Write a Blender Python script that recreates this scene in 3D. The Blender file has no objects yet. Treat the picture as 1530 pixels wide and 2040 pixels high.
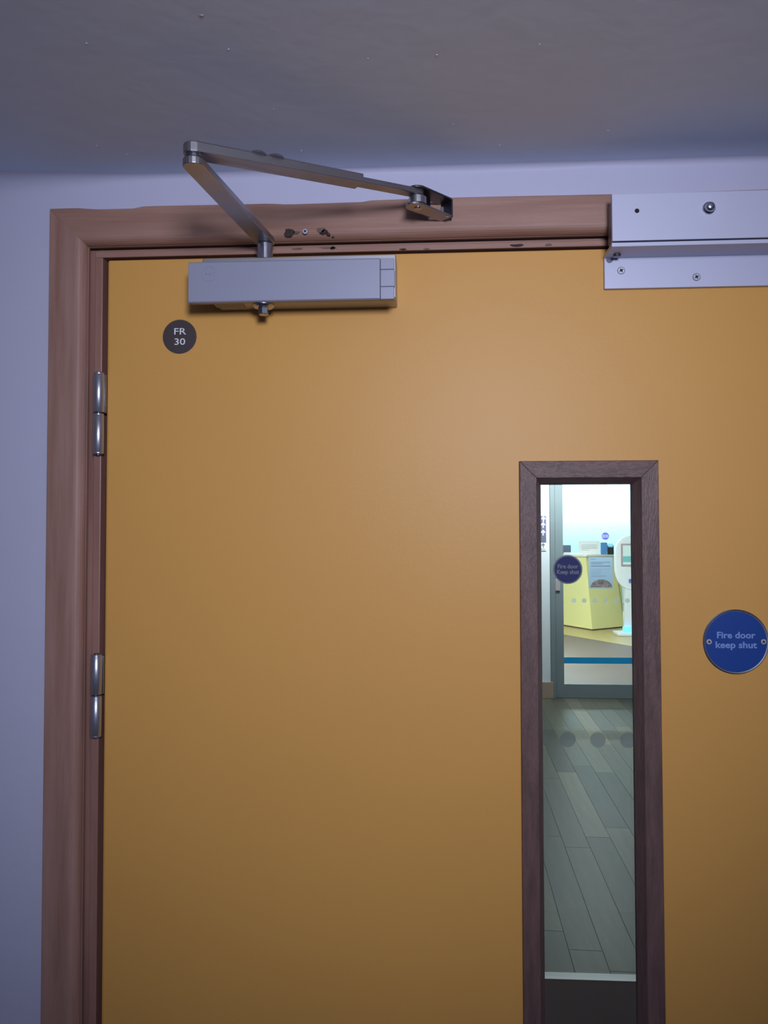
import bpy, bmesh, math, random
from mathutils import Vector, Matrix
random.seed(7)
C = bpy.context.scene.collection
sc = bpy.context.scene
PI = math.pi

# ------------------------------------------------------------------ camera
CAM = Vector((0, -0.95, 1.69))
FPX = 1540.0
yaw, pitch, roll = math.radians(3.318), math.radians(1.775), math.radians(-0.1216)
fwd = Vector((-math.sin(yaw)*math.cos(pitch), math.cos(yaw)*math.cos(pitch), math.sin(pitch)))
rt = Vector((math.cos(yaw), math.sin(yaw), 0)); up = rt.cross(fwd)
rt2 = rt*math.cos(roll)+up*math.sin(roll); up2 = -rt*math.sin(roll)+up*math.cos(roll)
cam_d = bpy.data.cameras.new('camera'); cam = bpy.data.objects.new('camera', cam_d); C.objects.link(cam)
cam.matrix_world = Matrix(((rt2.x, up2.x, -fwd.x, CAM.x), (rt2.y, up2.y, -fwd.y, CAM.y), (rt2.z, up2.z, -fwd.z, CAM.z), (0, 0, 0, 1)))
cam_d.sensor_fit = 'HORIZONTAL'; cam_d.sensor_width = 36; cam_d.lens = 36*FPX/1530
cam_d.clip_start = 0.02; cam_d.clip_end = 100
sc.camera = cam

def at(px, py, Y):
    """point seen at a pixel of the photograph, on the plane at depth Y"""
    d = fwd+rt2*((px-765)/FPX)+up2*((1020-py)/FPX)
    return CAM+d*((Y-CAM.y)/d.y)

# ------------------------------------------------------------------ world, exposure, lamps
w = bpy.data.worlds.new('world'); sc.world = w; w.use_nodes = True
w.node_tree.nodes['Background'].inputs[0].default_value = (0.55, 0.6, 0.8, 1)
w.node_tree.nodes['Background'].inputs[1].default_value = 0.02
sc.view_settings.view_transform = 'Standard'; sc.view_settings.look = 'None'
sc.view_settings.gamma = 1; sc.view_settings.use_curve_mapping = False
sc.view_settings.exposure = 0.0

def lamp(name, kind, loc, power, col, size=0.1, sy=None, rot=(0, 0, 0)):
    l = bpy.data.lights.new(name, kind); l.energy = power; l.color = col
    if kind == 'AREA':
        l.size = size
        if sy: l.shape = 'RECTANGLE'; l.size_y = sy
    else: l.shadow_soft_size = size
    o = bpy.data.objects.new(name, l); C.objects.link(o); o.location = loc; o.rotation_euler = rot
    return o
sp = lamp('corridor_lamp', 'SPOT', (0.22, -1.50, 2.00), 62.0, (0.80, 0.83, 1.0), 0.15)
sp.data.spot_size = math.radians(68); sp.data.spot_blend = 1.0
sp.rotation_euler = (Vector((-0.03, 0, 1.82))-sp.location).to_track_quat('-Z', 'Y').to_euler()
lamp('corridor_fill_lamp', 'AREA', (0.0, -2.2, 2.12), 5.0, (0.80, 0.84, 1.0), 0.5)
lamp('lobby_entry_fill_lamp', 'AREA', (1.0, 0.9, 2.58), 8, (0.85, 0.92, 1.0), 0.5)  # added fill, no fitting seen; lights near side of rail, dots and sticker
lamp('lobby_lamp', 'AREA', (1.2, 5.0, 2.58), 2.6, (0.92, 1.0, 0.98), 0.6, 1.2)
lamp('far_door_fill_lamp', 'AREA', (1.5, 6.6, 2.58), 58, (0.88, 0.98, 1.0), 0.9, 0.25)  # added fill standing in for glare on upper stile and stub wall
lamp('reception_lamp', 'AREA', (0.8, 10.0, 3.1), 370, (0.98, 1.0, 0.98), 3.5, 2.2)
lamp('reception_wall_fill_lamp', 'AREA', (3.6, 18.25, 3.2), 420, (0.80, 0.95, 1.0), 6.0, 0.5)  # unseen source added to wash the top of the back wall to white

# ------------------------------------------------------------------ materials
def mat(name, col, rough=0.6, metal=0.0, noise=0.0, scale=8, bump=0.0, bscale=60, stretch=None, spec=0.5, emit=None, estr=0, col2=None, aniso=None):
    m = bpy.data.materials.new(name); m.use_nodes = True
    nt = m.node_tree; b = nt.nodes['Principled BSDF']
    b.inputs['Base Color'].default_value = (*col, 1); b.inputs['Roughness'].default_value = rough
    b.inputs['Metallic'].default_value = metal; b.inputs['Specular IOR Level'].default_value = spec
    tc = nt.nodes.new('ShaderNodeTexCoord'); mp = nt.nodes.new('ShaderNodeMapping')
    nt.links.new(tc.outputs['Object'], mp.inputs['Vector'])
    if stretch: mp.inputs['Scale'].default_value = stretch
    if noise > 0:
        n = nt.nodes.new('ShaderNodeTexNoise'); n.inputs['Scale'].default_value = scale; n.inputs['Detail'].default_value = 6
        n.inputs['Roughness'].default_value = 0.6
        nt.links.new(mp.outputs[0], n.inputs['Vector'])
        r = nt.nodes.new('ShaderNodeValToRGB')
        c2 = col2 if col2 else tuple(c*(1-noise) for c in col)
        r.color_ramp.elements[0].position = 0.3; r.color_ramp.elements[0].color = (*c2, 1)
        r.color_ramp.elements[1].position = 0.7; r.color_ramp.elements[1].color = (*col, 1)
        nt.links.new(n.outputs['Fac'], r.inputs[0]); nt.links.new(r.outputs[0], b.inputs['Base Color'])
    if bump > 0:
        n2 = nt.nodes.new('ShaderNodeTexNoise'); n2.inputs['Scale'].default_value = bscale; n2.inputs['Detail'].default_value = 3
        nt.links.new(mp.outputs[0], n2.inputs['Vector'])
        bp = nt.nodes.new('ShaderNodeBump'); bp.inputs['Strength'].default_value = bump; bp.inputs['Distance'].default_value = 0.002
        nt.links.new(n2.outputs['Fac'], bp.inputs['Height']); nt.links.new(bp.outputs[0], b.inputs['Normal'])
    if emit:
        b.inputs['Emission Color'].default_value = (*emit, 1); b.inputs['Emission Strength'].default_value = estr
    return m

def glass(name, tint=(0.86, 0.93, 0.91)):
    m = bpy.data.materials.new(name); m.use_nodes = True; nt = m.node_tree
    nt.nodes.remove(nt.nodes['Principled BSDF'])
    t = nt.nodes.new('ShaderNodeBsdfTransparent'); t.inputs[0].default_value = (*tint, 1)
    g = nt.nodes.new('ShaderNodeBsdfGlossy'); g.inputs['Roughness'].default_value = 0.02
    f = nt.nodes.new('ShaderNodeFresnel'); f.inputs[0].default_value = 1.45
    mx = nt.nodes.new('ShaderNodeMixShader')
    nt.links.new(f.outputs[0], mx.inputs[0]); nt.links.new(t.outputs[0], mx.inputs[1]); nt.links.new(g.outputs[0], mx.inputs[2])
    nt.links.new(mx.outputs[0], nt.nodes['Material Output'].inputs[0])
    return m

def frosted(name, col, k=0.45):
    m = bpy.data.materials.new(name); m.use_nodes = True; nt = m.node_tree
    nt.nodes.remove(nt.nodes['Principled BSDF'])
    t = nt.nodes.new('ShaderNodeBsdfTransparent'); d = nt.nodes.new('ShaderNodeBsdfTranslucent'); e = nt.nodes.new('ShaderNodeBsdfDiffuse')
    d.inputs[0].default_value = (*col, 1); e.inputs[0].default_value = (*col, 1)
    m1 = nt.nodes.new('ShaderNodeMixShader'); m2 = nt.nodes.new('ShaderNodeMixShader'); m2.inputs[0].default_value = k
    nt.links.new(d.outputs[0], m1.inputs[1]); nt.links.new(e.outputs[0], m1.inputs[2])
    nt.links.new(t.outputs[0], m2.inputs[1]); nt.links.new(m1.outputs[0], m2.inputs[2])
    nt.links.new(m2.outputs[0], nt.nodes['Material Output'].inputs[0])
    return m

M = dict(
    wall=mat('wall_paint', (0.54, 0.545, 0.70), 0.55, noise=0.04, scale=3, bump=0.25, bscale=45, spec=0.35),
    ceil=mat('ceiling_paint', (0.70, 0.80, 0.97), 0.6, noise=0.06, scale=2.5, bump=0.25, bscale=30),
    plain=mat('plain_paint', (0.72, 0.74, 0.78), 0.6),
    greywall=mat('grey_lobby_paint', (0.16, 0.165, 0.17), 0.6),
    sidewall=mat('side_wall_paint', (0.52, 0.58, 0.80), 0.6),
    floor=mat('floor_vinyl', (0.10, 0.09, 0.09), 0.6, noise=0.3, scale=10),
    door=mat('yellow_laminate', (0.70, 0.365, 0.092), 0.44, noise=0.035, scale=3, bump=0.05, bscale=220, spec=0.30),
    edge=mat('door_lipping', (0.16, 0.08, 0.05), 0.6),
    beech_v=mat('beech_upright', (0.40, 0.235, 0.19), 0.55, noise=0.35, scale=9, stretch=(9, 9, 0.6), col2=(0.29, 0.150, 0.112), bump=0.08, bscale=80),
    beech_h=mat('beech_level', (0.40, 0.235, 0.18), 0.55, noise=0.35, scale=9, stretch=(0.6, 9, 9), col2=(0.29, 0.148, 0.105), bump=0.08, bscale=80),
    jamb=mat('lining_wood', (0.36, 0.19, 0.15), 0.42, noise=0.35, scale=9, stretch=(4, 4, 0.6), col2=(0.25, 0.125, 0.098)),
    bead_v=mat('dark_bead_upright', (0.185, 0.105, 0.094), 0.45, noise=0.5, scale=22, stretch=(6, 6, 0.9), col2=(0.11, 0.066, 0.06), bump=0.5, bscale=120),
    bead_h=mat('dark_bead_level', (0.185, 0.105, 0.094), 0.45, noise=0.5, scale=22, stretch=(0.9, 6, 6), col2=(0.11, 0.066, 0.06), bump=0.5, bscale=120),
    silver=mat('silver_paint', (0.33, 0.345, 0.45), 0.42, metal=0.15, noise=0.03, scale=5),
    under=mat('cast_metal', (0.42, 0.42, 0.46), 0.38, metal=0.75),
    steel=mat('brushed_steel', (0.46, 0.45, 0.48), 0.38, metal=1.0, noise=0.15, scale=30, stretch=(1, 1, 8)),
    darksteel=mat('dark_steel', (0.16, 0.16, 0.18), 0.35, metal=1.0),
    bright=mat('bright_steel', (0.62, 0.63, 0.70), 0.24, metal=1.0),
    hingem=mat('hinge_steel', (0.48, 0.49, 0.55), 0.34, metal=0.85),
    screwm=mat('screw_zinc', (0.55, 0.57, 0.68), 0.4, metal=0.35),
    satin=mat('satin_steel', (0.50, 0.51, 0.58), 0.28, metal=1.0),
    alu=mat('anodised_aluminium', (0.56, 0.58, 0.74), 0.45, metal=0.15, noise=0.03, scale=4),
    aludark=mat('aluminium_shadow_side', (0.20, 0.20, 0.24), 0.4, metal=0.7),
    black=mat('black_gap', (0.012, 0.011, 0.012), 0.8),
    gouge=mat('gouged_wood', (0.055, 0.04, 0.035), 0.9, noise=0.5, scale=300),
    scuff=mat('scuffed_wood', (0.20, 0.13, 0.11), 0.8, noise=0.5, scale=200),
    brown=mat('brown_sign', (0.060, 0.044, 0.045), 0.45),
    white=mat('white_print', (0.80, 0.80, 0.84), 0.5),
    blue=mat('blue_sign', (0.010, 0.055, 0.28), 0.35),
    pale=mat('pale_blue_print', (0.20, 0.32, 0.66), 0.5),
    purple=mat('blue_sticker', (0.13, 0.14, 0.52), 0.5),
    stickrim=mat('sticker_rim', (0.66, 0.72, 0.90), 0.5),
    dot=frosted('frosted_dot', (0.55, 0.62, 0.75), .38),
    dotp=frosted('pale_frosted_dot', (0.6, 0.64, 0.66), .5),
    frame=mat('grey_door_frame', (0.20, 0.235, 0.25), 0.45, noise=0.1, scale=6),
    rail=mat('dark_rail', (0.38, 0.32, 0.34), 0.4),
    railtop=mat('rail_cap', (0.50, 0.52, 0.56), 0.4),
    tape=frosted('blue_tape', (0.018, 0.42, 0.70), .97),
    beige=mat('beige_floor', (0.165, 0.130, 0.115), 0.45, noise=0.12, scale=5, spec=.2, col2=(0.14, 0.113, 0.10)),
    recwall=mat('pale_cyan_paint', (0.50, 0.70, 0.80), 0.6),
    ochre=mat('yellow_floor', (0.46, 0.37, 0.15), 0.4),
    counter=mat('yellow_counter', (0.80, 0.76, 0.33), 0.5),
    ctop=mat('white_counter_top', (0.8, 0.82, 0.8), 0.4),
    kiosk=mat('kiosk_shell', (0.72, 0.78, 0.82), 0.35),
    paper=mat('paper', (0.90, 0.92, 0.90), 0.7),
    poster=frosted('poster_paper', (0.50, 0.62, 0.74), .95),
    print_=mat('grey_print', (0.13, 0.17, 0.24), 0.7),
    photo=mat('poster_picture', (0.42, 0.30, 0.27), 0.7, noise=0.9, scale=40, col2=(0.05, 0.07, 0.08)),
    skirt=mat('skirting_wood', (0.38, 0.27, 0.20), 0.5),
    monitor=mat('grey_monitor', (0.16, 0.20, 0.27), 0.5),
    bluepale=mat('pale_leaflet', (0.45, 0.60, 0.72), 0.6),
    bluebox=mat('blue_leaflet', (0.08, 0.25, 0.55), 0.5),
    screen=mat('kiosk_screen', (0.1, 0.1, 0.1), 0.3, emit=(0.75, 1.0, 0.95), estr=0.9),
    screen2=mat('kiosk_screen_picture', (0.1, 0.1, 0.1), 0.3, emit=(0.15, 0.75, 0.72), estr=0.7),
    glow=mat('kiosk_base_light', (0.1, 0.3, 0.9), 0.3, emit=(0.12, 0.45, 1.0), estr=2.2),
    lightpanel=mat('lamp_diffuser', (0.9, 0.9, 0.9), 0.5, emit=(0.9, 1.0, 1.0), estr=6),
    signdark=mat('dark_sign', (0.14, 0.14, 0.24), 0.5),
    glassd=glass('vision_glass', (0.965, 0.98, 0.975)),
    glassm=glass('screen_glass', (0.95, 0.975, 0.97)),
    acrylic=glass('clear_acrylic', (0.7, 0.85, 0.92)),
)

# ------------------------------------------------------------------ mesh helpers
def obj(name, bm, m, parent=None, bevel=0, smooth=False, loc=None, seg=2):
    bmesh.ops.recalc_face_normals(bm, faces=bm.faces)
    me = bpy.data.meshes.new(name); bm.to_mesh(me); bm.free()
    o = bpy.data.objects.new(name, me); C.objects.link(o)
    mm = m if isinstance(m, list) else [m]
    for x in mm: me.materials.append(M[x] if isinstance(x, str) else x)
    if smooth:
        for p in me.polygons: p.use_smooth = True
    if bevel:
        b = o.modifiers.new('bevel', 'BEVEL'); b.width = bevel; b.segments = seg; b.limit_method = 'ANGLE'; b.angle_limit = 0.6
    if parent:
        o.parent = parent; o.location = -parent.location if parent.type == 'EMPTY' else (0, 0, 0)
        if parent.parent and parent.type != 'EMPTY': pass
    return o

def thing(name, loc, label, cat, group=None):
    o = bpy.data.objects.new(name, None); C.objects.link(o); o.location = loc; o.empty_display_size = 0.02
    o['label'] = label; o['category'] = cat
    if group: o['group'] = group
    return o
def tag(o, label, cat, group=None):
    o['label'] = label; o['category'] = cat
    if group: o['group'] = group
    return o
def struct(o, label):
    o['kind'] = 'structure'; o['label'] = label
    return o

def box(bm, x0, x1, y0, y1, z0, z1):
    v = [bm.verts.new(p) for p in ((x0, y0, z0), (x1, y0, z0), (x1, y1, z0), (x0, y1, z0), (x0, y0, z1), (x1, y0, z1), (x1, y1, z1), (x0, y1, z1))]
    for f in ((0, 1, 2, 3), (4, 5, 6, 7), (0, 1, 5, 4), (1, 2, 6, 5), (2, 3, 7, 6), (3, 0, 4, 7)): bm.faces.new([v[i] for i in f])
    return v
def boxes(*bs):
    bm = bmesh.new()
    for b in bs: box(bm, *b)
    return bm
def lathe(bm, c, axis, prof, n=32, rot=0):
    """prof = [(t along axis, radius)...]; closed at both ends"""
    axis = Vector(axis).normalized(); c = Vector(c)
    a = axis.orthogonal().normalized(); b = axis.cross(a)
    rings = []
    for t, r in prof:
        rings.append([bm.verts.new(c+axis*t+(a*math.cos(rot+2*PI*i/n)+b*math.sin(rot+2*PI*i/n))*r) for i in range(n)])
    for r0, r1 in zip(rings, rings[1:]):
        for i in range(n): bm.faces.new((r0[i], r0[(i+1) % n], r1[(i+1) % n], r1[i]))
    bm.faces.new(rings[0]); bm.faces.new(rings[-1])
    return bm
def cyl(c, axis, r, h, n=32, ch=0.0, rot=0):
    ch = min(ch, h*0.45, r*0.5)
    prof = [(0, r-ch), (ch, r), (h-ch, r), (h, r-ch)] if ch > 0 else [(0, r), (h, r)]
    return lathe(bmesh.new(), c, axis, prof, n, rot)
def prism(bm, pts, off):
    """extrude a closed loop of 3D points by the vector off"""
    off = Vector(off)
    a = [bm.verts.new(Vector(p)) for p in pts]; b = [bm.verts.new(Vector(p)+off) for p in pts]
    n = len(pts)
    bm.faces.new(a); bm.faces.new(b[::-1])
    for i in range(n): bm.faces.new((a[i], a[(i+1) % n], b[(i+1) % n], b[i]))
    return bm
def loft(bm, A, B):
    a = [bm.verts.new(Vector(p)) for p in A]; b = [bm.verts.new(Vector(p)) for p in B]; n = len(A)
    bm.faces.new(a); bm.faces.new(b[::-1])
    for i in range(n): bm.faces.new((a[i], a[(i+1) % n], b[(i+1) % n], b[i]))
    return bm
def ring(bm, c, r0, r1, y0, y1, n=40, a0=0, a1=2*PI):
    L = []
    for i in range(n+(0 if a1-a0 >= 2*PI-1e-6 else 1)):
        t = a0+(a1-a0)*i/n; ca, sa = math.cos(t), math.sin(t)
        L.append([bm.verts.new((c.x+r*ca, y, c.z+r*sa)) for r, y in ((r0, y0), (r0, y1), (r1, y1), (r1, y0))])
    full = a1-a0 >= 2*PI-1e-6
    for i in range(len(L) if full else len(L)-1):
        A, B = L[i], L[(i+1) % len(L)]
        for k in range(4): bm.faces.new((A[k], A[(k+1) % 4], B[(k+1) % 4], B[k]))
    if not full:
        bm.faces.new(L[0]); bm.faces.new(L[-1])
def text(name, body, m, parent, x, y, z, size, depth=0.0004, bold=0.0, sx=1.0):
    """lettering facing -Y, centred at x, baseline at z"""
    cu = bpy.data.curves.new(name, 'FONT'); cu.body = body; cu.size = size; cu.align_x = 'CENTER'
    cu.extrude = depth; cu.offset = bold; cu.resolution_u = 3
    t = bpy.data.objects.new(name, cu); C.objects.link(t)
    dg = bpy.context.evaluated_depsgraph_get()
    me = bpy.data.meshes.new_from_object(t.evaluated_get(dg)); bpy.data.objects.remove(t)
    me.transform(Matrix(((sx, 0, 0, x), (0, 0, -1, y), (0, 1, 0, z), (0, 0, 0, 1))))
    me.materials.clear(); me.materials.append(M[m])
    o = bpy.data.objects.new(name, me); C.objects.link(o)
    o.parent = parent
    if parent.type == 'EMPTY': o.location = -parent.location
    return o

# ------------------------------------------------------------------ key measures of the doorway (metres)
XL, XR = -0.406, 0.520           # door leaf
ZD = 2.041                       # top of leaf
GAP = 0.0032; GAPX = 0.0060
ZC = 2.148                       # ceiling
AO = at(95, 730, -0.016).x       # outer edge of architrave
AZ = at(650, 401, -0.016).z      # top edge of architrave
LI = 0.0145                      # reveal strip of the lining
# ------------------------------------------------------------------ room shell in front of the door
JO = 0.030
ox0, ox1, oz = XL-GAPX-JO, XR+GAPX+JO, ZD+GAP+JO
bm = boxes((-1.5, ox0, 0, 0.12, 0, ZC+0.02), (ox1, 1.5, 0, 0.12, 0, ZC+0.02), (ox0, ox1, 0, 0.12, oz, ZC+0.02))
# soft painted cove between wall and ceiling, slightly wavy to the left
n = 60; R = 0.008
rows = []
for i in range(n+1):
    x = -1.5+3.0*i/n
    r = R*(1.0+2.6*max(0, min(1, (-0.33-x)/0.22))**1.5+0.12*math.sin(x*23)+0.08*math.sin(x*51))
    rows.append([bm.verts.new((x, -r+r*math.cos(a), ZC-r+r*math.sin(a))) if False else bm.verts.new((x, -(r-r*math.cos(a)), ZC-r+r*math.sin(a))) for a in [k*PI/2/6 for k in range(7)]])
for a, b in zip(rows, rows[1:]):
    for k in range(6): bm.faces.new((a[k], b[k], b[k+1], a[k+1]))
wall = struct(obj('wall_front', bm, 'wall'), 'lavender-white painted wall around and above the yellow door')
for p in wall.data.polygons:
    if p.area < 0.002: p.use_smooth = True
ceil = struct(obj('ceiling', boxes((-1.5, 1.5, -2.6, 0.0, ZC, ZC+0.1)), 'ceil'), 'low grey painted ceiling with small chips above the door')
struct(obj('floor', boxes((-1.5, 1.5, -2.6, 0.12, -0.05, 0)), 'floor'), 'floor of the passage in front of the door')
struct(obj('wall_left', boxes((-1.6, -1.5, -2.6, 0.12, 0, ZC)), 'sidewall'), 'painted side wall to the left of the passage')
struct(obj('wall_right', boxes((1.5, 1.6, -2.6, 0.12, 0, ZC)), 'sidewall'), 'painted side wall to the right of the passage')
struct(obj('wall_back', boxes((-1.6, 1.6, -2.7, -2.6, 0, ZC)), 'sidewall'), 'painted wall behind the viewer')
# paint chips and drips on the ceiling
def sky_pt(px, py):
    d = (fwd+rt2*((px-765)/FPX)+up2*((1020-py)/FPX)); return CAM+d*((ZC-CAM.z)/d.z)
for px, py, s in ((401, 31, 12), (172, 86, 4), (455, 98, 4), (733, 116, 2.2), (870, 109, 3.5), (545, 217, 3), (600, 300, 4.5), (192, 290, 4), (252, 307, 4), (1075, 88, 2.5), (903, 247, 2.5), (1211, 260, 3), (995, 289, 3.5)):
    p = sky_pt(px, py); k = s*0.45/1540*0.8
    bm = bmesh.new(); m_ = 7
    ang = random.random()
    base = [bm.verts.new((p.x+k*1.3*math.cos(ang+2*PI*i/m_)*random.uniform(.7, 1.2), p.y+k*math.sin(ang+2*PI*i/m_)*random.uniform(.7, 1.2), ZC+0.0001)) for i in range(m_)]
    tip = bm.verts.new((p.x+k*.3, p.y, ZC-0.0007))
    for i in range(m_): bm.faces.new((base[i], base[(i+1) % m_], tip))
    bm.faces.new(base)
    obj('paint_chip', bm, 'wall' if s > 5 else 'ceil', ceil)

# ------------------------------------------------------------------ door lining (behind architrave) and stop
JF = 0.0098; JT = 0.0074          # width of the proud inner lip of the lining
t1 = struct(obj('trim_1', boxes((ox0, XL-GAPX-JF, 0.007, 0.12, 0, oz), (XL-GAPX-JF, XL-GAPX, -0.001, 0.12, 0, ZD+GAP)), 'jamb', bevel=0.0010), 'reddish beech door lining around the yellow door')
obj('jamb', boxes((XR+GAPX+JF, ox1, 0.007, 0.12, 0, oz), (XR+GAPX, XR+GAPX+JF, -0.001, 0.12, 0, ZD+GAP)), 'jamb', t1, bevel=0.0010)
obj('head_jamb', boxes((XL-GAPX-JF, XR+GAPX+JF, 0.007, 0.12, ZD+GAP+JT, oz), (XL-GAPX-JF, XR+GAPX+JF, -0.001, 0.12, ZD+GAP, ZD+GAP+JT)), 'beech_h', t1, bevel=0.0010)
obj('door_stop', boxes((XL-GAPX, XL+0.012, 0.048, 0.119, 0, ZD), (XR-0.012, XR+GAPX, 0.048, 0.119, 0, ZD), (XL+0.012, XR-0.012, 0.048, 0.119, ZD-0.012, ZD+GAP)), 'edge', t1)
# ------------------------------------------------------------------ architrave: rounded inner edge, mitred corners
W = (at(176.0, 730, -0.006).x-AO); WK = (AZ-at(400, 489.5, -0.006).z)/W     # WK: head is a little narrower than the upright
prof = [(0, 0.0), (0, -0.015), (0.001, -0.016), (W-0.013, -0.0165)]
for k in range(1, 7):
    a = k*PI/2/6; prof.append((W-0.013+0.011*math.sin(a), -0.0165+0.0115*(1-math.cos(a))))
prof += [(W-0.0015, -0.0045), (W-0.0015, 0.0)]
AXR = 0.520+GAPX+0.030+0.045
def mitred(side):
    bm = bmesh.new(); A = []; B = []
    for u, y in prof:
        if side == 'L': A.append((AO+u, y, 0.0)); B.append((AO+u, y, AZ-u*WK))
        if side == 'R': A.append((AXR-u, y, 0.0)); B.append((AXR-u, y, AZ-u*WK))
    return loft(bm, A, B)
def head_piece():
    bm = bmesh.new(); n = 90; rings = []
    for i in range(n+1):
        t = i/n; ring = []
        for j, (u, y) in enumerate(prof):
            x = (AO+u)*(1-t)+(AXR-u)*t
            z = AZ-u*WK
            if j <= 2:
                # paint lapping over the top edge in two places
                def sm(a, b, v): q = max(0, min(1, (v-a)/(b-a))); return q*q*(3-2*q)
                z -= 0.0026*sm(-.445, -.41, x)*(1-sm(-.368, -.352, x))
                z -= 0.0020*sm(-.20, -.17, x)*(1-sm(-.075, -.068, x))*0.8
                z += 0.0012*math.sin(x*14+1)*0.5
            ring.append(bm.verts.new((x, y, z)))
        rings.append(ring)
    m_ = len(prof)
    for a, b in zip(rings, rings[1:]):
        for k in range(m_): bm.faces.new((a[k], a[(k+1) % m_], b[(k+1) % m_], b[k]))
    bm.faces.new(rings[0]); bm.faces.new(rings[-1])
    return bm
t2 = struct(obj('trim_2', mitred('L'), 'beech_v'), 'pinkish beech architrave with rounded inner edge around the door')
hd = obj('head_architrave', head_piece(), 'beech_h', t2)
obj('architrave', mitred('R'), 'beech_v', t2)
for o in (t2, hd):
    for p in o.data.polygons: p.use_smooth = False

# gouges, holes and a lone screw in the head architrave
def blob(px, py, Y, w, h, name, m, parent, th=0.0004, n=11, j=.25, rot=0):
    p = at(px, py, Y); bm = bmesh.new(); pts = []
    for i in range(n):
        a = 2*PI*i/n; k = random.uniform(1-j, 1+j)
        x, z = math.cos(a)*w*k, math.sin(a)*h*k
        pts.append((p.x+x*math.cos(rot)-z*math.sin(rot), Y, p.z+x*math.sin(rot)+z*math.cos(rot)))
    prism(bm, pts, (0, -th, 0))
    return obj(name, bm, m, parent)
YA = -0.0165
for px, py, w_, h_, m_, r_ in ((576, 463.5, .0062, .0047, 'gouge', 0), (592, 463, .0045, .0017, 'scuff', .1), (640, 459, .0048, .0035, 'scuff', 0),
                           (647, 462, .0036, .0030, 'gouge', 0), (654, 466, .0030, .0018, 'gouge', -.5), (641, 465, .0035, .0011, 'gouge', -.3), (664, 470, .0018, .0012, 'scuff', 0)):
    blob(px, py, YA, w_, h_, 'gouge', m_, t2, rot=r_)
for px, py, w_, h_, m_ in ((592, 496, .007, .0012, 'scuff'), (663, 494.5, .0028, .0022, 'gouge'), (655, 494, .011, .0012, 'scuff'), (803, 497, .004, .0012, 'gouge'), (1030, 489, .010, .0018, 'gouge'), (1092, 488, .004, .0016, 'scuff'), (850, 496, .004, .001, 'scuff')):
    blob(px, py, -0.001, w_, h_, 'gouge', m_, t1)

def csk_screw(p, r=0.0045, name='screw', parent=None, m='satin', recess=True, th=0.0008, n_=28):
    """countersunk cross-head screw facing -Y at p"""
    bm = lathe(bmesh.new(), p, (0, -1, 0), [(0, r*.86), (th*.7, r*.86), (th, r*0.78), (th*1.01, r*.2)], n_)
    s = obj(name, bm, 'screwm', parent, smooth=False)
    ring(bmr := bmesh.new(), Vector((p.x, 0, p.z)), r*.86, r, p.y, p.y-th*.25, n_)
    obj('countersink', bmr, 'darksteel', s)
    a = r*.5; b = r*.15; q = p+Vector((0, -th*1.05, 0))
    pts = [(a, b), (b, b), (b, a), (-b, a), (-b, b), (-a, b), (-a, -b), (-b, -b), (-b, -a), (b, -a), (b, -b), (a, -b)]
    ro = 0.5
    bm = prism(bmesh.new(), [(q.x+x*math.cos(ro)-z*math.sin(ro), q.y, q.z+x*math.sin(ro)+z*math.cos(ro)) for x, z in pts], (0, -th*0.5, 0))
    obj('recess', bm, 'black', s)
    return s
s = csk_screw(at(608, 461, YA-0.0012), 0.0037, m='bright')
tag(s, 'small silver screw left in the wooden frame above the closer', 'screw')

# ------------------------------------------------------------------ door leaf with a tall vision panel
bx0, bx1 = at(1034.5, 920, -0.004).x, at(1312, 920, -0.004).x    # outside of beading
bzt = at(1170, 917.5, -0.004).z; bzb = 0.55
BW = 0.0205                                                       # face width of the beading
ix0, ix1, izt, izb = bx0+0.012, bx1-0.012, bzt-0.012, bzb+0.012     # hole in the leaf
leaf = boxes()
def rect_loop(bm, x0, x1, z0, z1, y): return [bm.verts.new(p) for p in ((x0, y, z0), (x1, y, z0), (x1, y, z1), (x0, y, z1))]
bm = bmesh.new()
of, ob = rect_loop(bm, XL, XR, 0.006, ZD, 0), rect_loop(bm, XL, XR, 0.006, ZD, 0.044)
nf, nb = rect_loop(bm, ix0, ix1, izb, izt, 0), rect_loop(bm, ix0, ix1, izb, izt, 0.044)
for i in range(4):
    j = (i+1) % 4
    bm.faces.new((of[i], of[j], nf[j], nf[i])); bm.faces.new((ob[i], ob[j], nb[j], nb[i]))
    bm.faces.new((of[i], of[j], ob[j], ob[i])); bm.faces.new((nf[i], nf[j], nb[j], nb[i]))
leaf.free()
door = struct(obj('door_1', bm, 'door', bevel=0.0025), 'flat yellow fire door leaf with a tall narrow glazed panel')
# beading: four mitred bevelled strips, front set and back set
def bead_prof(front):
    # (u inward from outer edge, y)
    if front: return [(0, 0.0), (0, -0.0035), (0.0008, -0.0045), (BW, -0.0045), (BW+0.0075, 0.013), (BW+0.0075, 0.016), (0.0125, 0.016), (0.0125, 0.0)]
    return [(0, 0.044), (0, 0.048), (0.0008, 0.0490), (BW-0.001, 0.0490), (BW+0.005, 0.030), (BW+0.005, 0.024), (0.0125, 0.024), (0.0125, 0.044)]
def bead(side, P):
    A = []; B = []
    for u, y in P:
        if side == 'T': A.append((bx0+u, y, bzt-u)); B.append((bx1-u, y, bzt-u))
        if side == 'B': A.append((bx0+u, y, bzb+u)); B.append((bx1-u, y, bzb+u))
        if side == 'L': A.append((bx0+u, y, bzb+u)); B.append((bx0+u, y, bzt-u))
        if side == 'R': A.append((bx1-u, y, bzb+u)); B.append((bx1-u, y, bzt-u))
    return loft(bmesh.new(), A, B)
for fr in (True, False):
    for sd in 'TBLR':
        obj('bead', bead(sd, bead_prof(fr)), 'bead_h' if sd in 'TB' else 'bead_v', door, bevel=0.0006)
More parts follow.
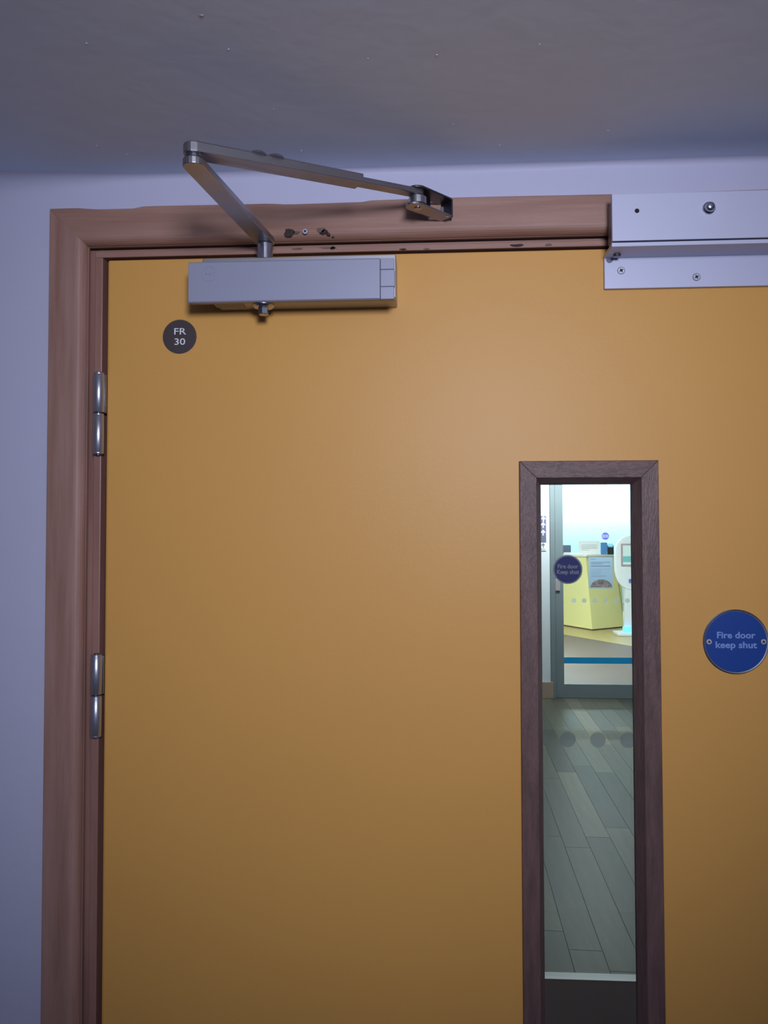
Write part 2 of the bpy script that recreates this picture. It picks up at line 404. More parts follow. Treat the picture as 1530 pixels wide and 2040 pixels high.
obj('glass_pane', boxes((bx0+.015, bx1-.015, 0.017, 0.023, bzb+.015, bzt-.015)), 'glassd', door)

# ------------------------------------------------------------------ hinges
def hinge(px, y0, y1, label, group=None):
    pc = at(px, (y0+y1)/2, -0.007); zt = at(px, y0, -0.007).z; zb = at(px, y1, -0.007).z; zm = (zt+zb)/2+0.0005
    h = thing('hinge', (pc.x, -0.007, zb), label, 'hinge', group); r = 0.0068
    obj('knuckle', lathe(bmesh.new(), (pc.x, -0.007, zm+0.0008), (0, 0, 1), [(0, r-.0008), (.0006, r), (zt-zm-.0030, r), (zt-zm-.0024, r-.0006), (zt-zm-.0018, r), (zt-zm-.0010, r-.0004), (zt-zm-.0008, r*.7)], 40), 'hingem', h)
    obj('knuckle', lathe(bmesh.new(), (pc.x, -0.007, zb), (0, 0, 1), [(0, r*.7), (.0004, r-.0005), (.0012, r), (.0018, r-.0006), (.0024, r), (zm-zb-.0030, r), (zm-zb-.0024, r-.0007), (zm-zb-.0018, r-.0002), (zm-zb-.0012, r-.0002), (zm-zb-.0006, r-.0010)], 40), 'hingem', h)
    obj('pin', cyl((pc.x, -0.007, zb-0.001), (0, 0, 1), 0.0030, zt-zb+0.0022, 20), 'darksteel', h)
    obj('door_leaf_plate', boxes((pc.x+.001, XL+0.0006, -0.0032, -0.0012, zm+.001, zt-.002), (XL-GAPX*.5, XL-GAPX*.2, -0.0032, 0.03, zm+.001, zt-.002)), 'satin', h)
    obj('frame_leaf_plate', boxes((pc.x-.0035, pc.x+.001, -0.0032, 0.0004, zb+.002, zm-.003)), 'satin', h)
    for o in h.children:
        if o.name.startswith('knuckle'):
            for p in o.data.polygons: p.use_smooth = len(p.vertices) == 4
    return h
hinge(196.5, 743, 905, 'upper steel butt hinge on the left edge of the door')
hinge(191.5, 1303.5, 1468, 'lower steel butt hinge, duller, on left edge of door')

# ------------------------------------------------------------------ round signs on the door
p = at(357.5, 670.5, -0.001)
fr = thing('fire_rating_disc', (p.x, 0, p.z), 'small dark brown round disc reading FR 30 below the closer', 'sign')
obj('disc', cyl((p.x, 0, p.z), (0, -1, 0), 0.0212, 0.0009, 64, .0003), 'brown', fr)
obj('rim', lathe(bmesh.new(), (p.x, 0, p.z), (0, -1, 0), [(0, .0217), (.0004, .0217), (.0005, .0212)], 64), 'scuff', fr)
text('lettering', 'FR', 'white', fr, p.x+.0003, -0.0010, p.z+0.0026, 0.0117, .0002, bold=.00004, sx=1.28)
text('lettering', '30', 'white', fr, p.x+.0003, -0.0010, p.z-0.0104, 0.0117, .0002, bold=.00004, sx=1.28)

p = at(1466, 1278.5, -0.001)
fd = thing('fire_door_sign', (p.x, 0, p.z), 'round blue metal sign reading Fire door keep shut right of glazed panel', 'sign')
obj('rim', lathe(bmesh.new(), (p.x, 0, p.z), (0, -1, 0), [(0, .0385), (.0010, .0385), (.0016, .0375), (.0014, .0362)], 80), 'satin', fd)
obj('disc', cyl((p.x, -.0003, p.z), (0, -1, 0), 0.0358, 0.0014, 80, .0002), 'blue', fd)
text('lettering', 'Fire door', 'pale', fd, p.x-.0004, -0.0019, p.z+0.0044, 0.0106, .0002, bold=.00026, sx=1.10)
text('lettering', 'keep shut', 'pale', fd, p.x-.0004, -0.0019, p.z-0.0072, 0.0106, .0002, bold=.00026, sx=1.16)
for px in (1412.5, 1521): q = at(px, 1278.5, -0.0017); csk_screw(Vector((q.x, -0.0017, q.z)), 0.0036, parent=fd, m='bright', n_=24)
for c in fd.children:
    if c.name.startswith('screw'): c.location = -fd.location

# ------------------------------------------------------------------ overhead door closer
YF = -0.050                                          # front of cover
a = at(375, 521.5, YF); b = at(787, 512.5, YF); cbl = at(375, 599.5, YF); cbr = at(786, 598.5, YF)
zt_, zb_ = (a.z+b.z)/2, (cbl.z+cbr.z)/2; x0_, x1_ = a.x, b.x
dc = thing('door_closer', ((x0_+x1_)/2, 0, zb_), 'silver overhead door closer with folding arm on the yellow door', 'door closer')
xb = at(404, 560, -0.04).x
# body: chamfered at lower left
bz0, bz1 = zb_+0.004, at(600, 510.5, -0.0412).z
pts = [(xb, 0, bz1), (x1_+0.0006, 0, bz1), (x1_+.0006, 0, bz0), (xb+.014, 0, bz0), (xb+.004, 0, bz0+.006), (xb, 0, bz0+.013)]
obj('body', prism(bmesh.new(), [(x, -0.0002, z) for x, y, z in pts], (0, -0.041, 0)), 'under', dc, bevel=.001)
xc = at(757, 560, YF).x
pr = [(YF+.009, zb_), (YF+.0015, zb_), (YF, zb_+.0015), (YF, zt_-.0015), (YF+.0015, zt_), (YF+.009, zt_)]
obj('cover', prism(bmesh.new(), [(x0_, y, z) for y, z in pr], (xc-x0_, 0, 0)), 'silver', dc, bevel=.0006)
# end cap in three segments with fine joints
h3 = zt_-zb_
for k, (f0, f1) in enumerate(((0.0, .298), (.307, .715), (.720, .985))):
    z0, z1 = zb_+h3*f0, zb_+h3*f1
    obj('end_cap', boxes((xc+.0004, x1_-(.0006 if k == 1 else .0012), YF+.0006 if k != 1 else YF+.0010, YF+.010, z0, z1)), 'silver', dc, bevel=.0006)
obj('cap_backing', boxes((xc, x1_-.002, YF+.004, YF+.012, zb_+.001, zt_-.001)), 'darksteel', dc)
# embossed round badge, low relief ring with a plain mark
q = at(417, 545.5, YF)
bm = bmesh.new()
n = 40
ring(bm, q, .0085, .0092, YF, YF-.0004)
box(bm, q.x-.0045, q.x-.0035, YF-.0003, YF, q.z-.003, q.z+.003); box(bm, q.x+.0005, q.x+.0015, YF-.0003, YF, q.z-.003, q.z+.003)
box(bm, q.x-.004, q.x+.001, YF-.0003, YF, q.z-.0007, q.z+.0002); ring(bm, Vector((q.x+.004, 0, q.z)), .0017, .0025, YF, YF-.0003, 20)
obj('badge', bm, 'silver', dc)
# small maker strip panel under the body, plain
q = at(455, 608, -0.03)
obj('plate', boxes((q.x-.018, q.x+.018, -0.030, -0.016, bz0-.0006, bz0+.0002)), 'aludark', dc)
# spindle below
YS = -0.026
s0 = at(528, 520, YS); sx = s0.x
zsb = bz0
zf, zh = at(528, 617, YS).z, at(528, 631, YS).z
obj('spindle_nut', lathe(bmesh.new(), (sx, YS-.008, zsb+.0005), (0, 0, -1), [(0, .0130), (zsb-zf-.0015, .0130), (zsb-zf+.0005, .0112), (zsb-zf+.0010, .0070)], 40), 'satin', dc)
obj('spindle_end', cyl((sx, YS-.008, zf), (0, 0, -1), 0.0064, zf-zh, 6, .0006, rot=.3), 'satin', dc)
# spindle above
ztop = bz1
zarm = at(527, 484, YS).z
obj('spindle_collar', lathe(bmesh.new(), (sx, YS, ztop-.001), (0, 0, 1), [(0, .0125), (.0022, .0120), (.0024, .0098), (zarm-ztop-.0015, .0098), (zarm-ztop, .0090)], 36), 'bright', dc)
# main arm: flat bar from spindle out to elbow (towards the viewer)
el = at(386, 334, -0.214); elz = el.z
S = Vector((sx, YS, zarm)); E = Vector((el.x, el.y, elz))
def bar(bm, A, B, wa, wb, th, ra=True, rb=True, n=10, lift=None):
    """flat bar from A to B, horizontal width wa -> wb, underside at A/B, thickness th, rounded ends"""
    d = (B-A); d2 = Vector((d.x, d.y, 0)).normalized(); s = Vector((-d2.y, d2.x, 0))
    L = []
    if ra:
        for i in range(n+1):
            t = PI/2+PI*i/n; L.append(A+(d2*math.cos(t)+s*math.sin(t))*wa/2)
    else: L += [A+s*wa/2, A-s*wa/2]
    if rb:
        for i in range(n+1):
            t = -PI/2+PI*i/n; L.append(B+(d2*math.cos(t)+s*math.sin(t))*wb/2)
    else: L += [B-s*wb/2, B+s*wb/2]
    return prism(bm, L, (0, 0, th))
def arm_bar(A, B, wa, wb, th, name, m, **k):
    return obj(name, bar(bmesh.new(), A, B, wa, wb, th, **k), m, dc, bevel=.0010)
arm_bar(S+Vector((0, 0, -.001)), E, .023, .0215, .0075, 'main_arm', 'steel')
obj('elbow_pin', cyl((E.x, E.y, E.z+.006), (0, 0, 1), 0.0070, 0.010, 28, .0005), 'bright', dc)
obj('elbow_washer', cyl((E.x, E.y, E.z+.0072), (0, 0, 1), 0.0088, 0.0022, 28), 'darksteel', dc)
# forearm: square channel, telescoping rod, both sloping up to the bracket pin
F0 = Vector((E.x, E.y, E.z+.0118)); PN = at(832, 392, -0.056); 
Fd = (PN-F0)
def frac(px):   # where along the forearm a picture column falls
    lo, hi = 0, 1
    for _ in range(40):
        m_ = (lo+hi)/2; v = F0+Fd*m_-CAM
        x = 765+FPX*v.dot(rt2)/v.dot(fwd)
        if x < px: lo = m_
        else: hi = m_
    return lo
T = F0+Fd*frac(716)
obj('forearm', bar(bmesh.new(), F0, T, .0205, .0195, .0105, rb=False), 'steel', dc, bevel=.0012)
v = Fd.normalized(); side = Vector((-v.y, v.x, 0)).normalized()
obj('telescopic_rod', bar(bmesh.new(), T-v*.01+Vector((0, 0, .0015)), PN+Vector((0, 0, .001)), .014, .0135, .0068, ra=False), 'steel', dc, bevel=.0010)
for px in (510, 545):
    q = F0+Fd*frac(px)+Vector((0, 0, .0095))
    obj('rivet', lathe(bmesh.new(), q-side*.0045, (0, 0, 1), [(0, .0095), (.0020, .0088), (.0038, .0062), (.0048, .0030)], 20), 'steel', dc, smooth=False)
# fixing bracket: clevis of two plates and an end web on the frame
Wp = at(893, 411, -0.0185); zbp = at(812, 409, -0.060).z-0.0022
pn = Vector((PN.x, PN.y, zbp)); wp = Vector((Wp.x, -0.0195, zbp))
dd = (wp-pn).normalized(); ss = Vector((-dd.y, dd.x, 0))
wp2 = wp-dd*0.004
obj('bracket_plate', bar(bmesh.new(), pn-dd*.005, wp2, .021, .019, .0024, rb=False), 'steel', dc, bevel=.0005)
obj('bracket_plate', bar(bmesh.new(), pn+Vector((0, 0, .0205))-dd*.001, wp2+Vector((0, 0, .0205)), .022, .020, .0024, rb=False), 'darksteel', dc, bevel=.0005)
wc = wp2
bm = bmesh.new()
prism(bm, [wc+ss*.0095, wc-ss*.0095, wc-ss*.0095+Vector((0, 0, .0225)), wc+ss*.0095+Vector((0, 0, .0225))], dd*.0022)
obj('bracket_web', bm, 'darksteel', dc, bevel=.0005)
bm = bmesh.new(); q1, q2 = pn+dd*.012+ss*.0085, pn+dd*((wp2-pn).length*.62)+ss*.0085
prism(bm, [q1, q2, q2+Vector((0, 0, .0205)), q1+Vector((0, 0, .0205))], ss*.0018)
obj('bracket_web', bm, 'darksteel', dc)
obj('bracket_foot', boxes((wc.x-.006, wc.x+.007, -.0195, -.0163, zbp+.001, zbp+.0165)), 'darksteel', dc)
obj('pivot_pin', cyl((PN.x, PN.y, zbp-.0012), (0, 0, 1), 0.0048, 0.0235, 24, .0006), 'bright', dc)
obj('pivot_boss', lathe(bmesh.new(), (PN.x, PN.y, zbp+.003), (0, 0, 1), [(0, .0085), (.001, .0105), (.009, .0105), (.0115, .0080), (.0125, .006)], 28), 'steel', dc)
e_ = wp2-dd*.006+ss*(-.0075)
obj('bracket_screw', lathe(bmesh.new(), (e_.x, e_.y, e_.z), (0, 0, -1), [(0, .0024), (.0008, .0020), (.0013, .0008)], 14), 'bright', dc)

# ------------------------------------------------------------------ magnetic lock: housing on the frame, angle bracket on the door
YM = -0.044
m0 = at(1219.5, 440, YM); mt = (at(1219.5, 387.5, YM).z+at(1530, 377, YM).z)/2; mb = (at(1219.5, 480.5, YM).z+at(1530, 472.5, YM).z)/2
mx1 = 0.50
ml = thing('magnetic_lock', ((m0.x+mx1)/2, -0.0165, mb), 'brushed aluminium magnetic lock housing at the top right of frame', 'lock')
obj('cover', boxes((m0.x, mx1, YM, YM+.006, mb, mt)), 'alu', ml, bevel=.0006)
obj('body', boxes((m0.x+.0012, mx1-.002, YM+.006, -.0168, mb+.003, mt-.004)), 'aludark', ml, bevel=.002, seg=3)
q = at(1269, 420, YM)
obj('hole', cyl((q.x, YM-.00005, q.z), (0, -1, 0), 0.0027, 0.0001, 20), 'black', ml)
q = at(1412, 415, YM)
obj('bolt', lathe(bmesh.new(), (q.x, YM, q.z), (0, -1, 0), [(0, .0074), (.0022, .0070), (.0024, .0058), (.0055, .0056), (.0075, .0042), (.0083, .0018)], 28), 'bright', ml)
for c in ml.children:
    if c.name.startswith('bolt'):
        for p_ in c.data.polygons: p_.use_smooth = True
# lower angle: horizontal leg and vertical leg
lt = (at(1219.5, 483.5, YM).z+at(1530, 476, YM).z)/2; lb = (at(1219.5, 491.5, YM).z+at(1530, 484, YM).z)/2
vb = (at(1205, 575, -.005).z+at(1530, 569.5, -.005).z)/2
lx = at(1204, 545, -.005).x
ab = thing('armature_bracket', ((lx+mx1)/2, -0.005, vb), 'aluminium angle bracket screwed to the door below the magnetic lock', 'bracket')
bm = bmesh.new()
pf = [(YM, lt), (YM, lb), (-.0055, lb), (-.0055, vb), (-.0003, vb), (-.0003, lt)]
prism(bm, [(lx, y, z) for y, z in pf], (mx1-lx, 0, 0))
obj('angle', bm, 'alu', ab, bevel=.0005)
for px, py, r in ((1237.5, 539, .0047), (1387.5, 552, .0047), (1560, 535, .0047)):
    q = at(px, py, -.0055); csk_screw(Vector((q.x, -.0055, q.z)), r, parent=ab, m='satin')
    q2 = q
for c in ab.children:
    if c.name.startswith('screw'): c.location = -ab.location
q = at(1229, 506, -.018)
bm = cyl((q.x, q.y, lb+.0002), (0, 0, -1), 0.0045, 0.0030, 18, .0005)
obj('grub_screw', bm, 'darksteel', ab)
q = at(1216, 515, -.010)
obj('notch', cyl((q.x, -.0057, q.z), (0, -1, 0), 0.0040, 0.0001, 18), 'signdark', ab)

# ================================================================== lobby beyond the door
LX0, LX1, YG, YD, LH = -0.9, 3.0, 1.80, 7.23, 2.62
struct(obj('wall_lobby_left', boxes((LX0-.1, LX0, .12, YD, 0, LH)), 'plain'), 'lobby wall left of the glazed view')
struct(obj('wall_lobby_right', boxes((LX1, LX1+.1, .12, YD, 0, LH)), 'plain'), 'lobby wall right of the glazed view')
struct(obj('wall_lobby_front', boxes((LX0, ox0, .121, .16, 0, LH), (ox1, LX1, .121, .16, 0, LH), (ox0, ox1, .121, .16, oz, LH)), 'greywall'), 'lobby face of the wall that holds the yellow door')
struct(obj('ceiling_lobby', boxes((LX0, LX1, .12, YD, LH, LH+.1)), 'plain'), 'white ceiling of the lobby')
fl = struct(obj('floor_lobby', boxes((LX0, LX1, .12, YD+.1, -.06, -.004)), 'gouge'), 'grey-green plank floor of the lobby seen through the glass')
# planks, each its own object, running away from the door
tones = [mat('plank_tone_%d' % i, c, 0.42, noise=0.3, scale=5, stretch=(6, .7, 1), bump=.02, bscale=14, spec=.12) for i, c in enumerate(((0.100, 0.096, 0.068), (0.062, 0.062, 0.046), (0.135, 0.124, 0.085), (0.080, 0.081, 0.060), (0.185, 0.160, 0.108)))]
PWd = 0.136; th = math.atan(0.030)
pm = {}
def plank_mesh(L, t):
    k = (round(L, 2), t)
    if k not in pm:
        bm = boxes((0, PWd-.0009, 0, L-.0009, -.012, 0)); bmesh.ops.bevel(bm, geom=[e for e in bm.edges if all(v_.co.z > -.001 for v_ in e.verts)], offset=.0007, segments=1, affect='EDGES')
        me = bpy.data.meshes.new('plank'); bmesh.ops.recalc_face_normals(bm, faces=bm.faces); bm.to_mesh(me); bm.free(); me.materials.append(tones[t]); pm[k] = me
    return pm[k]
for i in range(-4, 11):
    xc0 = 0.602+PWd*i
    y = 0.20-random.choice((0, .3, .6, .9)) if i % 2 else 0.20-random.choice((.15, .45, .75))
    y = max(y, -.6)
    while y < YD-.02:
        y0 = max(y, .17); y1 = min(y+1.2, YD-.005)
        if y1-y0 > .02:
            o = bpy.data.objects.new('plank', plank_mesh(y1-y0, random.choice((0, 1, 2, 3, 3, 0, 1, 4)))); C.objects.link(o)
            o.location = (xc0+(y0+.95)*.030, y0, 0); o.rotation_euler = (0, 0, -th); o.parent = fl
        y += 1.2

# frameless glass screen at mid lobby with bottom rail
gs = thing('glass_screen', (1.05, YG, 0), 'frameless glass partition with dark bottom rail and frosted dots, behind the yellow door', 'partition')
obj('glass_pane', boxes((LX0+.005, LX1-.005, YG-.005, YG+.005, .10, LH-.06)), 'glassm', gs)
zr = at(1175, 1952, YG-.02).z
obj('bottom_rail', boxes((LX0+.005, LX1-.005, YG-.02, YG+.02, .002, zr-.002)), 'rail', gs)
obj('rail_cap', boxes((LX0+.005, LX1-.005, YG-.021, YG+.021, zr-.002, zr)), 'railtop', gs)
obj('top_rail', boxes((LX0+.005, LX1-.005, YG-.02, YG+.02, LH-.09, LH-.002)), 'rail', gs)
d0 = at(1191, 1474, YG-.006)
dm = None
for k in range(-9, 17):
    if dm is None:
        o = obj('frosted_dot', cyl((0, 0, 0), (0, -1, 0), .0265, .0006, 32), 'dot', None); dm = o
    else:
        o = dm.copy(); C.objects.link(o)
    o.parent = gs; o.location = Vector((d0.x+.1025*k, YG-.005, d0.z))-gs.location
def sticker(px, py, Y, r, label, m='purple', t1_='Fire door', t2_='Keep shut'):
    p = at(px, py, Y); s = thing('round_sticker', (p.x, Y, p.z), label, 'sign')
    obj('rim', cyl((p.x, Y, p.z), (0, -1, 0), r, .0005, 56), 'stickrim', s)
    obj('disc', cyl((p.x, Y-.0004, p.z), (0, -1, 0), r*.90, .0006, 56), m, s)
    text('lettering', t1_, 'stickrim', s, p.x, Y-.0012, p.z+r*.08, r*.40, .0002, bold=r*.012, sx=.92)
    text('lettering', t2_, 'stickrim', s, p.x, Y-.0012, p.z-r*.30, r*.40, .0002, bold=r*.012, sx=.92)
    return s
sticker(1131, 1134.5, YG-.0052, .0508, 'violet-blue round sticker reading Fire door Keep shut seen through the panel')

# end of the lobby: stub wall and grey framed glass door
xs = at(1097, 1300, YD).x
struct(obj('wall_lobby_end', boxes((LX0, xs, YD, YD+.12, 0, LH)), 'plain'), 'pale stub wall with a wooden skirting beside the far grey door')
struct(obj('baseboard_lobby', boxes((LX0, xs+.022, YD-.018, YD-.0005, 0.001, at(1090, 1359, YD-.018).z)), 'skirt', bevel=.002), 'light wood skirting at the foot of the stub wall')
xf1 = at(1108, 1300, YD).x; xg = at(1124, 1300, YD).x; zrl = at(1190, 1364, YD).z
d2 = struct(obj('door_2', boxes((xs+.003, xf1-.004, YD-.01, YD+.09, 0.001, LH-.002)), 'frame', bevel=.003), 'grey metal framed glass door at the end of the lobby')
obj('stile', boxes((xf1, xg, YD+.01, YD+.06, .006, LH-.06)), 'frame', d2, bevel=.003)
obj('bottom_rail', boxes((xg, 2.62, YD+.012, YD+.058, .006, zrl)), 'frame', d2, bevel=.002)
obj('top_rail', boxes((xf1, 2.70, YD+.01, YD+.06, LH-.06, LH-.004)), 'frame', d2)
obj('stile', boxes((2.62, 2.70, YD+.01, YD+.06, .006, LH-.06)), 'frame', d2)
obj('glass_pane', boxes((xg, 2.62, YD+.031, YD+.039, zrl, LH-.06)), 'glassm', d2)
q = at(1110, 1158, YD)
obj('door_handle', boxes((q.x-.020, q.x+.030, YD-.004, YD+.012, q.z-.10, q.z+.02)), 'rail', d2, bevel=.004)
zt2 = at(1190, 1316, YD+.03).z
obj('tape_band', boxes((xg, 2.62, YD+.0295, YD+.0308, zt2-.032, zt2+.032)), 'tape', d2)
for px in (1143, 1164, 1185.5, 1207, 1228.5, 1250):
    q = at(px, 1196.5, YD+.03)
    obj('frosted_dot', cyl((q.x, YD+.0308, q.z), (0, -1, 0), .024, .0012, 24), 'dotp', d2)
struct(obj('wall_lobby_end_right', boxes((2.71, LX1, YD, YD+.12, 0, LH)), 'plain'), 'lobby end wall right of the far grey door')
# notice fixed to the far door
a = at(1172.5, 1110, YD+.029); b = at(1221, 1172.5, YD+.029)
po = thing('notice_poster', (a.x, YD+.0295, b.z), 'pale blue notice with printed lines and a small picture on the far glass', 'poster')
obj('sheet', boxes((a.x, b.x, YD+.0282, YD+.0294, b.z, a.z)), 'poster', po)
wd = b.x-a.x; hh = a.z-b.z
for f, l, t in ((.06, .22, .012), (.155, .80, .016), (.205, .50, .016), (.275, .82, .022), (.38, .78, .006), (.43, .45, .006), (.48, .42, .006), (.53, .40, .006), (.60, .62, .010)):
    z = a.z-hh*f
    obj('printed_line', boxes((a.x+wd*.09, a.x+wd*(.09+l), YD+.0276, YD+.0282, z-hh*t, z)), 'print_', po)
bm = bmesh.new(); pts = []
cx_ = (a.x+b.x)/2+wd*.02; zb2 = b.z+hh*.04
for i in range(17):
    t = PI*i/16; pts.append((cx_-math.cos(t)*wd*.45, YD+.0276, zb2+math.sin(t)*hh*.25))
obj('picture', prism(bm, pts, (0, .0006, 0)), 'photo', po)
sticker(1206, 1068, YD+.028, .043, 'faint round sticker on the far glass door above the white card')

# wall signs on the stub wall
q0 = at(1060, 1028, YD); q1 = at(1088, 1080, YD)
ds = thing('direction_sign', ((q0.x+q1.x)/2, YD, q1.z), 'dark direction sign with white arrows on the far stub wall', 'sign')
obj('board', boxes((q0.x-.25, q1.x, YD-.008, YD-.0005, q1.z, q0.z)), 'signdark', ds, bevel=.002)
def arrow(px, py, s, rot, m, parent, Y=YD-.0085):
    c = at(px, py, Y); bm = bmesh.new()
    pts = [(-.12, -.6), (.12, -.6), (.12, .1), (.42, -.15), (.42, .18), (0, .6), (-.42, .18), (-.42, -.15), (-.12, .1)]
    prism(bm, [(c.x+s*(x*math.cos(rot)-z*math.sin(rot)), Y, c.z+s*(x*math.sin(rot)+z*math.cos(rot))) for x, z in pts], (0, -.001, 0))
    obj('arrow', bm, m, parent)
arrow(1082, 1046, .050, 0, 'white', ds); arrow(1082, 1061, .050, 0, 'white', ds); arrow(1082.5, 1034, .050, 0, 'white', ds)
q0 = at(1060, 1081.5, YD); q1 = at(1088, 1097, YD)
ws = thing('arrow_sign', ((q0.x+q1.x)/2, YD, q1.z), 'small white sign with an up arrow below the dark direction sign', 'sign')
obj('board', boxes((q0.x-.25, q1.x, YD-.007, YD-.0005, q1.z, q0.z)), 'paper', ws, bevel=.001)
arrow(1082, 1086.5, .042, 0, 'print_', ws, YD-.0072)
c = at(1083, 1094, YD-.0072); obj('printed_line', boxes((c.x-.03, c.x+.02, YD-.0078, YD-.0070, c.z-.003, c.z+.003)), 'print_', ws)

# ================================================================== reception beyond the grey door
RX0, RX1, RY1, RH = -0.5, 8.0, 18.8, 3.3
Y0 = YD+.12
struct(obj('floor_reception', boxes((RX0, RX1, YD+.1, RY1, -.06, 0)), 'beige'), 'beige floor of the bright reception')
struct(obj('wall_reception_back', boxes((RX0, RX1, RY1, RY1+.1, 0, RH)), 'recwall'), 'bright back wall of the reception')
struct(obj('wall_reception_left', boxes((RX0-.1, RX0, Y0, RY1, 0, RH)), 'plain'), 'left wall of the reception')
struct(obj('wall_reception_right', boxes((RX1, RX1+.1, Y0, RY1, 0, RH)), 'plain'), 'right wall of the reception')
struct(obj('ceiling_reception', boxes((RX0, RX1, Y0, RY1, RH, RH+.1)), 'plain'), 'white ceiling of the reception')
struct(obj('wall_reception_front', boxes((LX1+.1, RX1, YD, Y0, 0, RH), (RX0, LX1+.1, YD, Y0, LH+.1, RH)), 'plain'), 'front wall of the reception')
def on_floor(px, py):
    d = (fwd+rt2*((px-765)/FPX)+up2*((1020-py)/FPX)); return CAM+d*(-CAM.z/d.z)
A_, B_ = on_floor(1122, 1264), on_floor(1262, 1288)
dr = (B_-A_); A2 = A_-dr*1.2; B2 = B_+dr*2.0
bm = bmesh.new()
prism(bm, [(A2.x, A2.y, .0005), (B2.x, B2.y, .0005), (7.9, 16.5, .0005), (0.2, 16.5, .0005)], (0, 0, .003))
struct(obj('trim_3', bm, 'ochre'), 'yellow floor zone around the reception counter')
# faceted counter
c1 = on_floor(1122, 1247.5); c2 = on_floor(1180, 1257); c3 = on_floor(1243, 1251)
l0 = c1+(c1-c2)*1.0
def up_pt(px, py, Yd): return at(px, py, Yd)
ct = thing('reception_counter', (c2.x, c2.y, 0), 'faceted yellow reception counter with a white top in the bright room', 'counter')
Bt = [(l0.x, l0.y, .03), (c2.x, c2.y, .03), (c3.x, c3.y, .03), (c3.x+.1, c3.y+1.0, .03), (l0.x, l0.y+1.0, .03)]
zc = at(1167, 1109, c2.y+.2).z
t0 = at(1090, 1109, l0.y); t2_ = at(1167, 1109, c2.y+.15); t3 = at(1224, 1109, c3.y+.1)
Tp = [(l0.x, l0.y+.1, zc), (t2_.x, t2_.y, zc), (t3.x, t3.y, zc), (t3.x+.1, t3.y+.8, zc), (l0.x, l0.y+.9, zc)]
obj('body', loft(bmesh.new(), Bt, Tp), 'counter', ct)
obj('plinth', prism(bmesh.new(), [(x, y+.03, 0.004) for x, y, z in Bt], (0, 0, .0255)), 'edge', ct)
obj('top', prism(bmesh.new(), [(Tp[0][0], Tp[0][1]-.06, zc), (Tp[1][0], Tp[1][1]-.06, zc), (Tp[2][0]+.06, Tp[2][1]-.02, zc), (Tp[3][0]+.06, Tp[3][1], zc), (Tp[4][0], Tp[4][1], zc)], (0, 0, .035)), 'ctop', ct, bevel=.003)
# inclined seam on the right facet
g0 = at(1216, 1172, c3.y-.03); g1 = at(1243, 1222, c3.y-.03)
# lower side wing of the counter at right
wgA = [(t3.x-.02, t3.y+.16, .02), (c3.x+.02, c3.y+.16, .02), (c3.x+.02, c3.y+.5, .02), (t3.x-.02, t3.y+.5, .02)]
zw = at(1230, 1160, c3.y+.16).z
obj('side_wing', prism(bmesh.new(), [(x, y, .004) for x, y, z in wgA], (0, 0, zw)), 'counter', ct)
obj('side_ledge', boxes((t3.x+.02, c3.x-.02, c3.y+.14, c3.y+.6, zw+.004, zw+.09)), 'monitor', ct)
# things on the counter
ztp = zc+.0352
def on_top(px0, px1, Yd): return at(px0, 1100, Yd).x, at(px1, 1100, Yd).x
Yd = c2.y+.45
u0, u1 = on_top(1153, 1195, Yd); zz = at(1170, 1077.5, Yd).z
cd = thing('table_sign', ((u0+u1)/2, Yd, ztp), 'white landscape card sign with printed lines on the counter', 'sign')
obj('card', boxes((u0, u1, Yd-.004, Yd+.004, ztp, zz)), 'paper', cd)
obj('foot', boxes((u0+.05, u1-.05, Yd-.05, Yd+.06, ztp-.0002, ztp+.004)), 'paper', cd)
for f in (.30, .42, .54, .66):
    z = zz-(zz-ztp)*f; obj('printed_line', boxes((u0+.05, u1-(.05 if f != .66 else .2), Yd-.0055, Yd-.0042, z-.006, z)), 'print_', cd)
u0, u1 = on_top(1197, 1209, Yd); zz = at(1200, 1081, Yd).z
lb_ = thing('leaflet_stack', ((u0+u1)/2, Yd, ztp), 'blue upright leaflet pack between white card and clear holder', 'leaflets')
obj('sleeve', boxes((u0, u1, Yd-.03, Yd+.03, ztp, zz)), 'bluebox', lb_, bevel=.004)
obj('inner_sheets', boxes((u0+.01, u1-.01, Yd-.02, Yd+.02, ztp+.01, zz+.012)), 'paper', lb_)
u0, u1 = on_top(1210, 1222, Yd); zz = at(1215, 1083, Yd).z
lh = thing('leaflet_holder', ((u0+u1)/2, Yd, ztp), 'clear acrylic leaflet holder at the right end of the counter', 'holder')
obj('shell', boxes((u0, u1, Yd-.03, Yd-.026, ztp, zz-.06), (u0, u1, Yd+.026, Yd+.03, ztp, zz), (u0, u0+.004, Yd-.026, Yd+.026, ztp, zz-.03), (u1-.004, u1, Yd-.026, Yd+.026, ztp, zz-.03)), 'acrylic', lh)
obj('leaflet', boxes((u0+.006, u1-.02, Yd-.008, Yd+.008, ztp+.004, zz-.05)), 'bluepale', lh)
Ym = c1.y+.5
u0, u1 = at(1096, 1090, Ym).x, at(1137, 1090, Ym).x; zz = at(1130, 1086, Ym).z
mn = thing('desk_monitor', (u0+.1, Ym, ztp), 'grey screen back standing at the left end of the counter', 'monitor')
obj('case', boxes((u0, u1, Ym-.02, Ym+.02, ztp+.02, zz)), 'monitor', mn, bevel=.006)
obj('stand', boxes((u0+.1, u0+.25, Ym-.06, Ym+.06, ztp, ztp+.03)), 'monitor', mn)
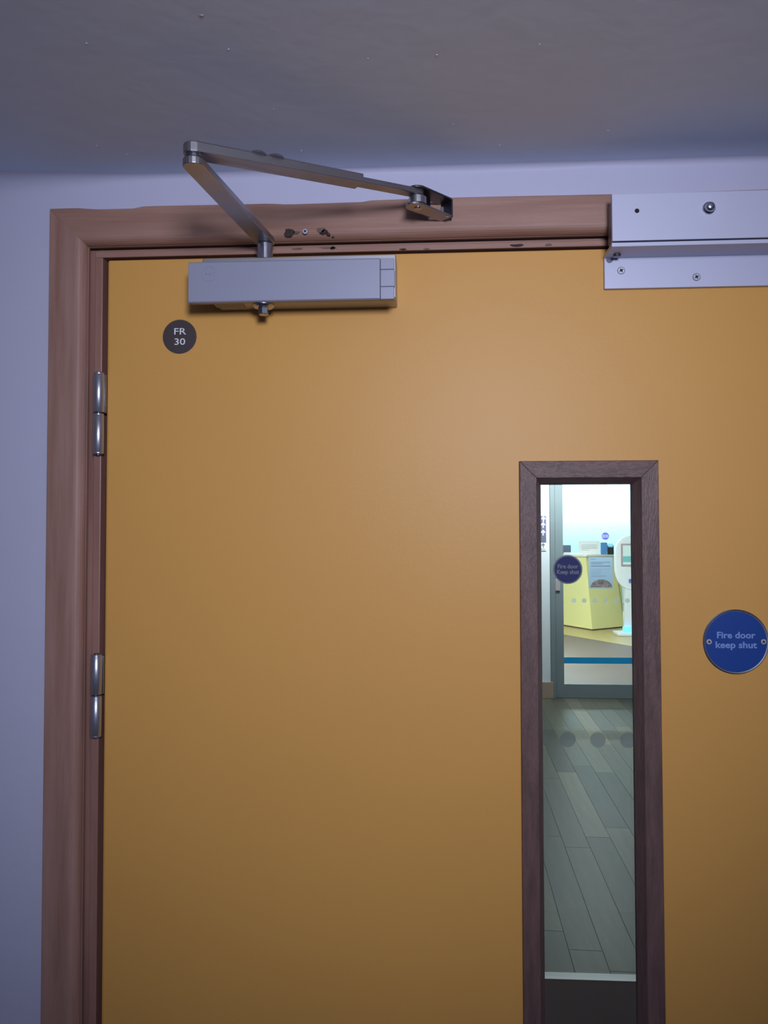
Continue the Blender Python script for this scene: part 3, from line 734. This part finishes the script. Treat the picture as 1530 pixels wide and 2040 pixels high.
# kiosk
kb = on_floor(1262, 1266); KY = kb.y
kx = at(1278, 1200, KY).x
kk = thing('information_kiosk', (kx, KY, 0), 'pale rounded information kiosk with screen and blue lit base', 'kiosk')
bm = bmesh.new(); pts = []
zt3 = at(1240, 1066, KY).z; zb3 = at(1260, 1177, KY).z; hw = kx-at(1224.5, 1090, KY).x
for i in range(48):
    t = 2*PI*i/48; ct_, st_ = math.cos(t), math.sin(t)
    zn = (abs(st_)**.55)*(1 if st_ > 0 else -1); xn = (abs(ct_)**.62)*(1 if ct_ > 0 else -1)
    z = (zt3+zb3)/2+zn*(zt3-zb3)/2
    k = 1 if zn > 0 else 1-0.12*(zn*zn)
    pts.append((kx+xn*hw*k, KY, z))
obj('panel', prism(bm, pts, (0, .09, 0)), 'kiosk', kk, bevel=.015)
sw = kx-at(1243.5, 1200, KY).x
obj('stem', loft(bmesh.new(), [(kx-sw, KY+.01, .05), (kx+sw, KY+.01, .05), (kx+sw, KY+.08, .05), (kx-sw, KY+.08, .05)], [(kx-sw*.9, KY+.01, zb3+.2), (kx+sw*.9, KY+.01, zb3+.2), (kx+sw*.9, KY+.08, zb3+.2), (kx-sw*.9, KY+.08, zb3+.2)]), 'kiosk', kk)
bwid = kx-at(1228, 1260, KY).x
obj('base', boxes((kx-bwid, kx+bwid, KY-.15, KY+.25, .005, .055)), 'kiosk', kk, bevel=.01)
obj('base_light', boxes((kx-bwid*.75, kx+bwid*.75, KY-.05, KY+.006, .056, .15)), 'glow', kk)
s0x = at(1236.5, 1100, KY).x; z0 = at(1240, 1128, KY).z; z1 = at(1240, 1083, KY).z
obj('screen_bezel', boxes((s0x, 2*kx-s0x, KY-.012, KY, z0, z1)), 'rail', kk, bevel=.006)
si = at(1240.5, 1100, KY).x
obj('screen', boxes((si, 2*kx-si, KY-.014, KY-.012, z0+.03, z1-.03)), 'screen', kk)
obj('screen_picture', boxes((si, 2*kx-si, KY-.0155, KY-.0142, z0+.07, z0+.17)), 'screen2', kk)
q = at(1256, 1157, KY); obj('reader', boxes((q.x-.03, 2*kx-q.x+.03, KY-.02, KY, q.z-.03, q.z+.03)), 'purple', kk, bevel=.004)
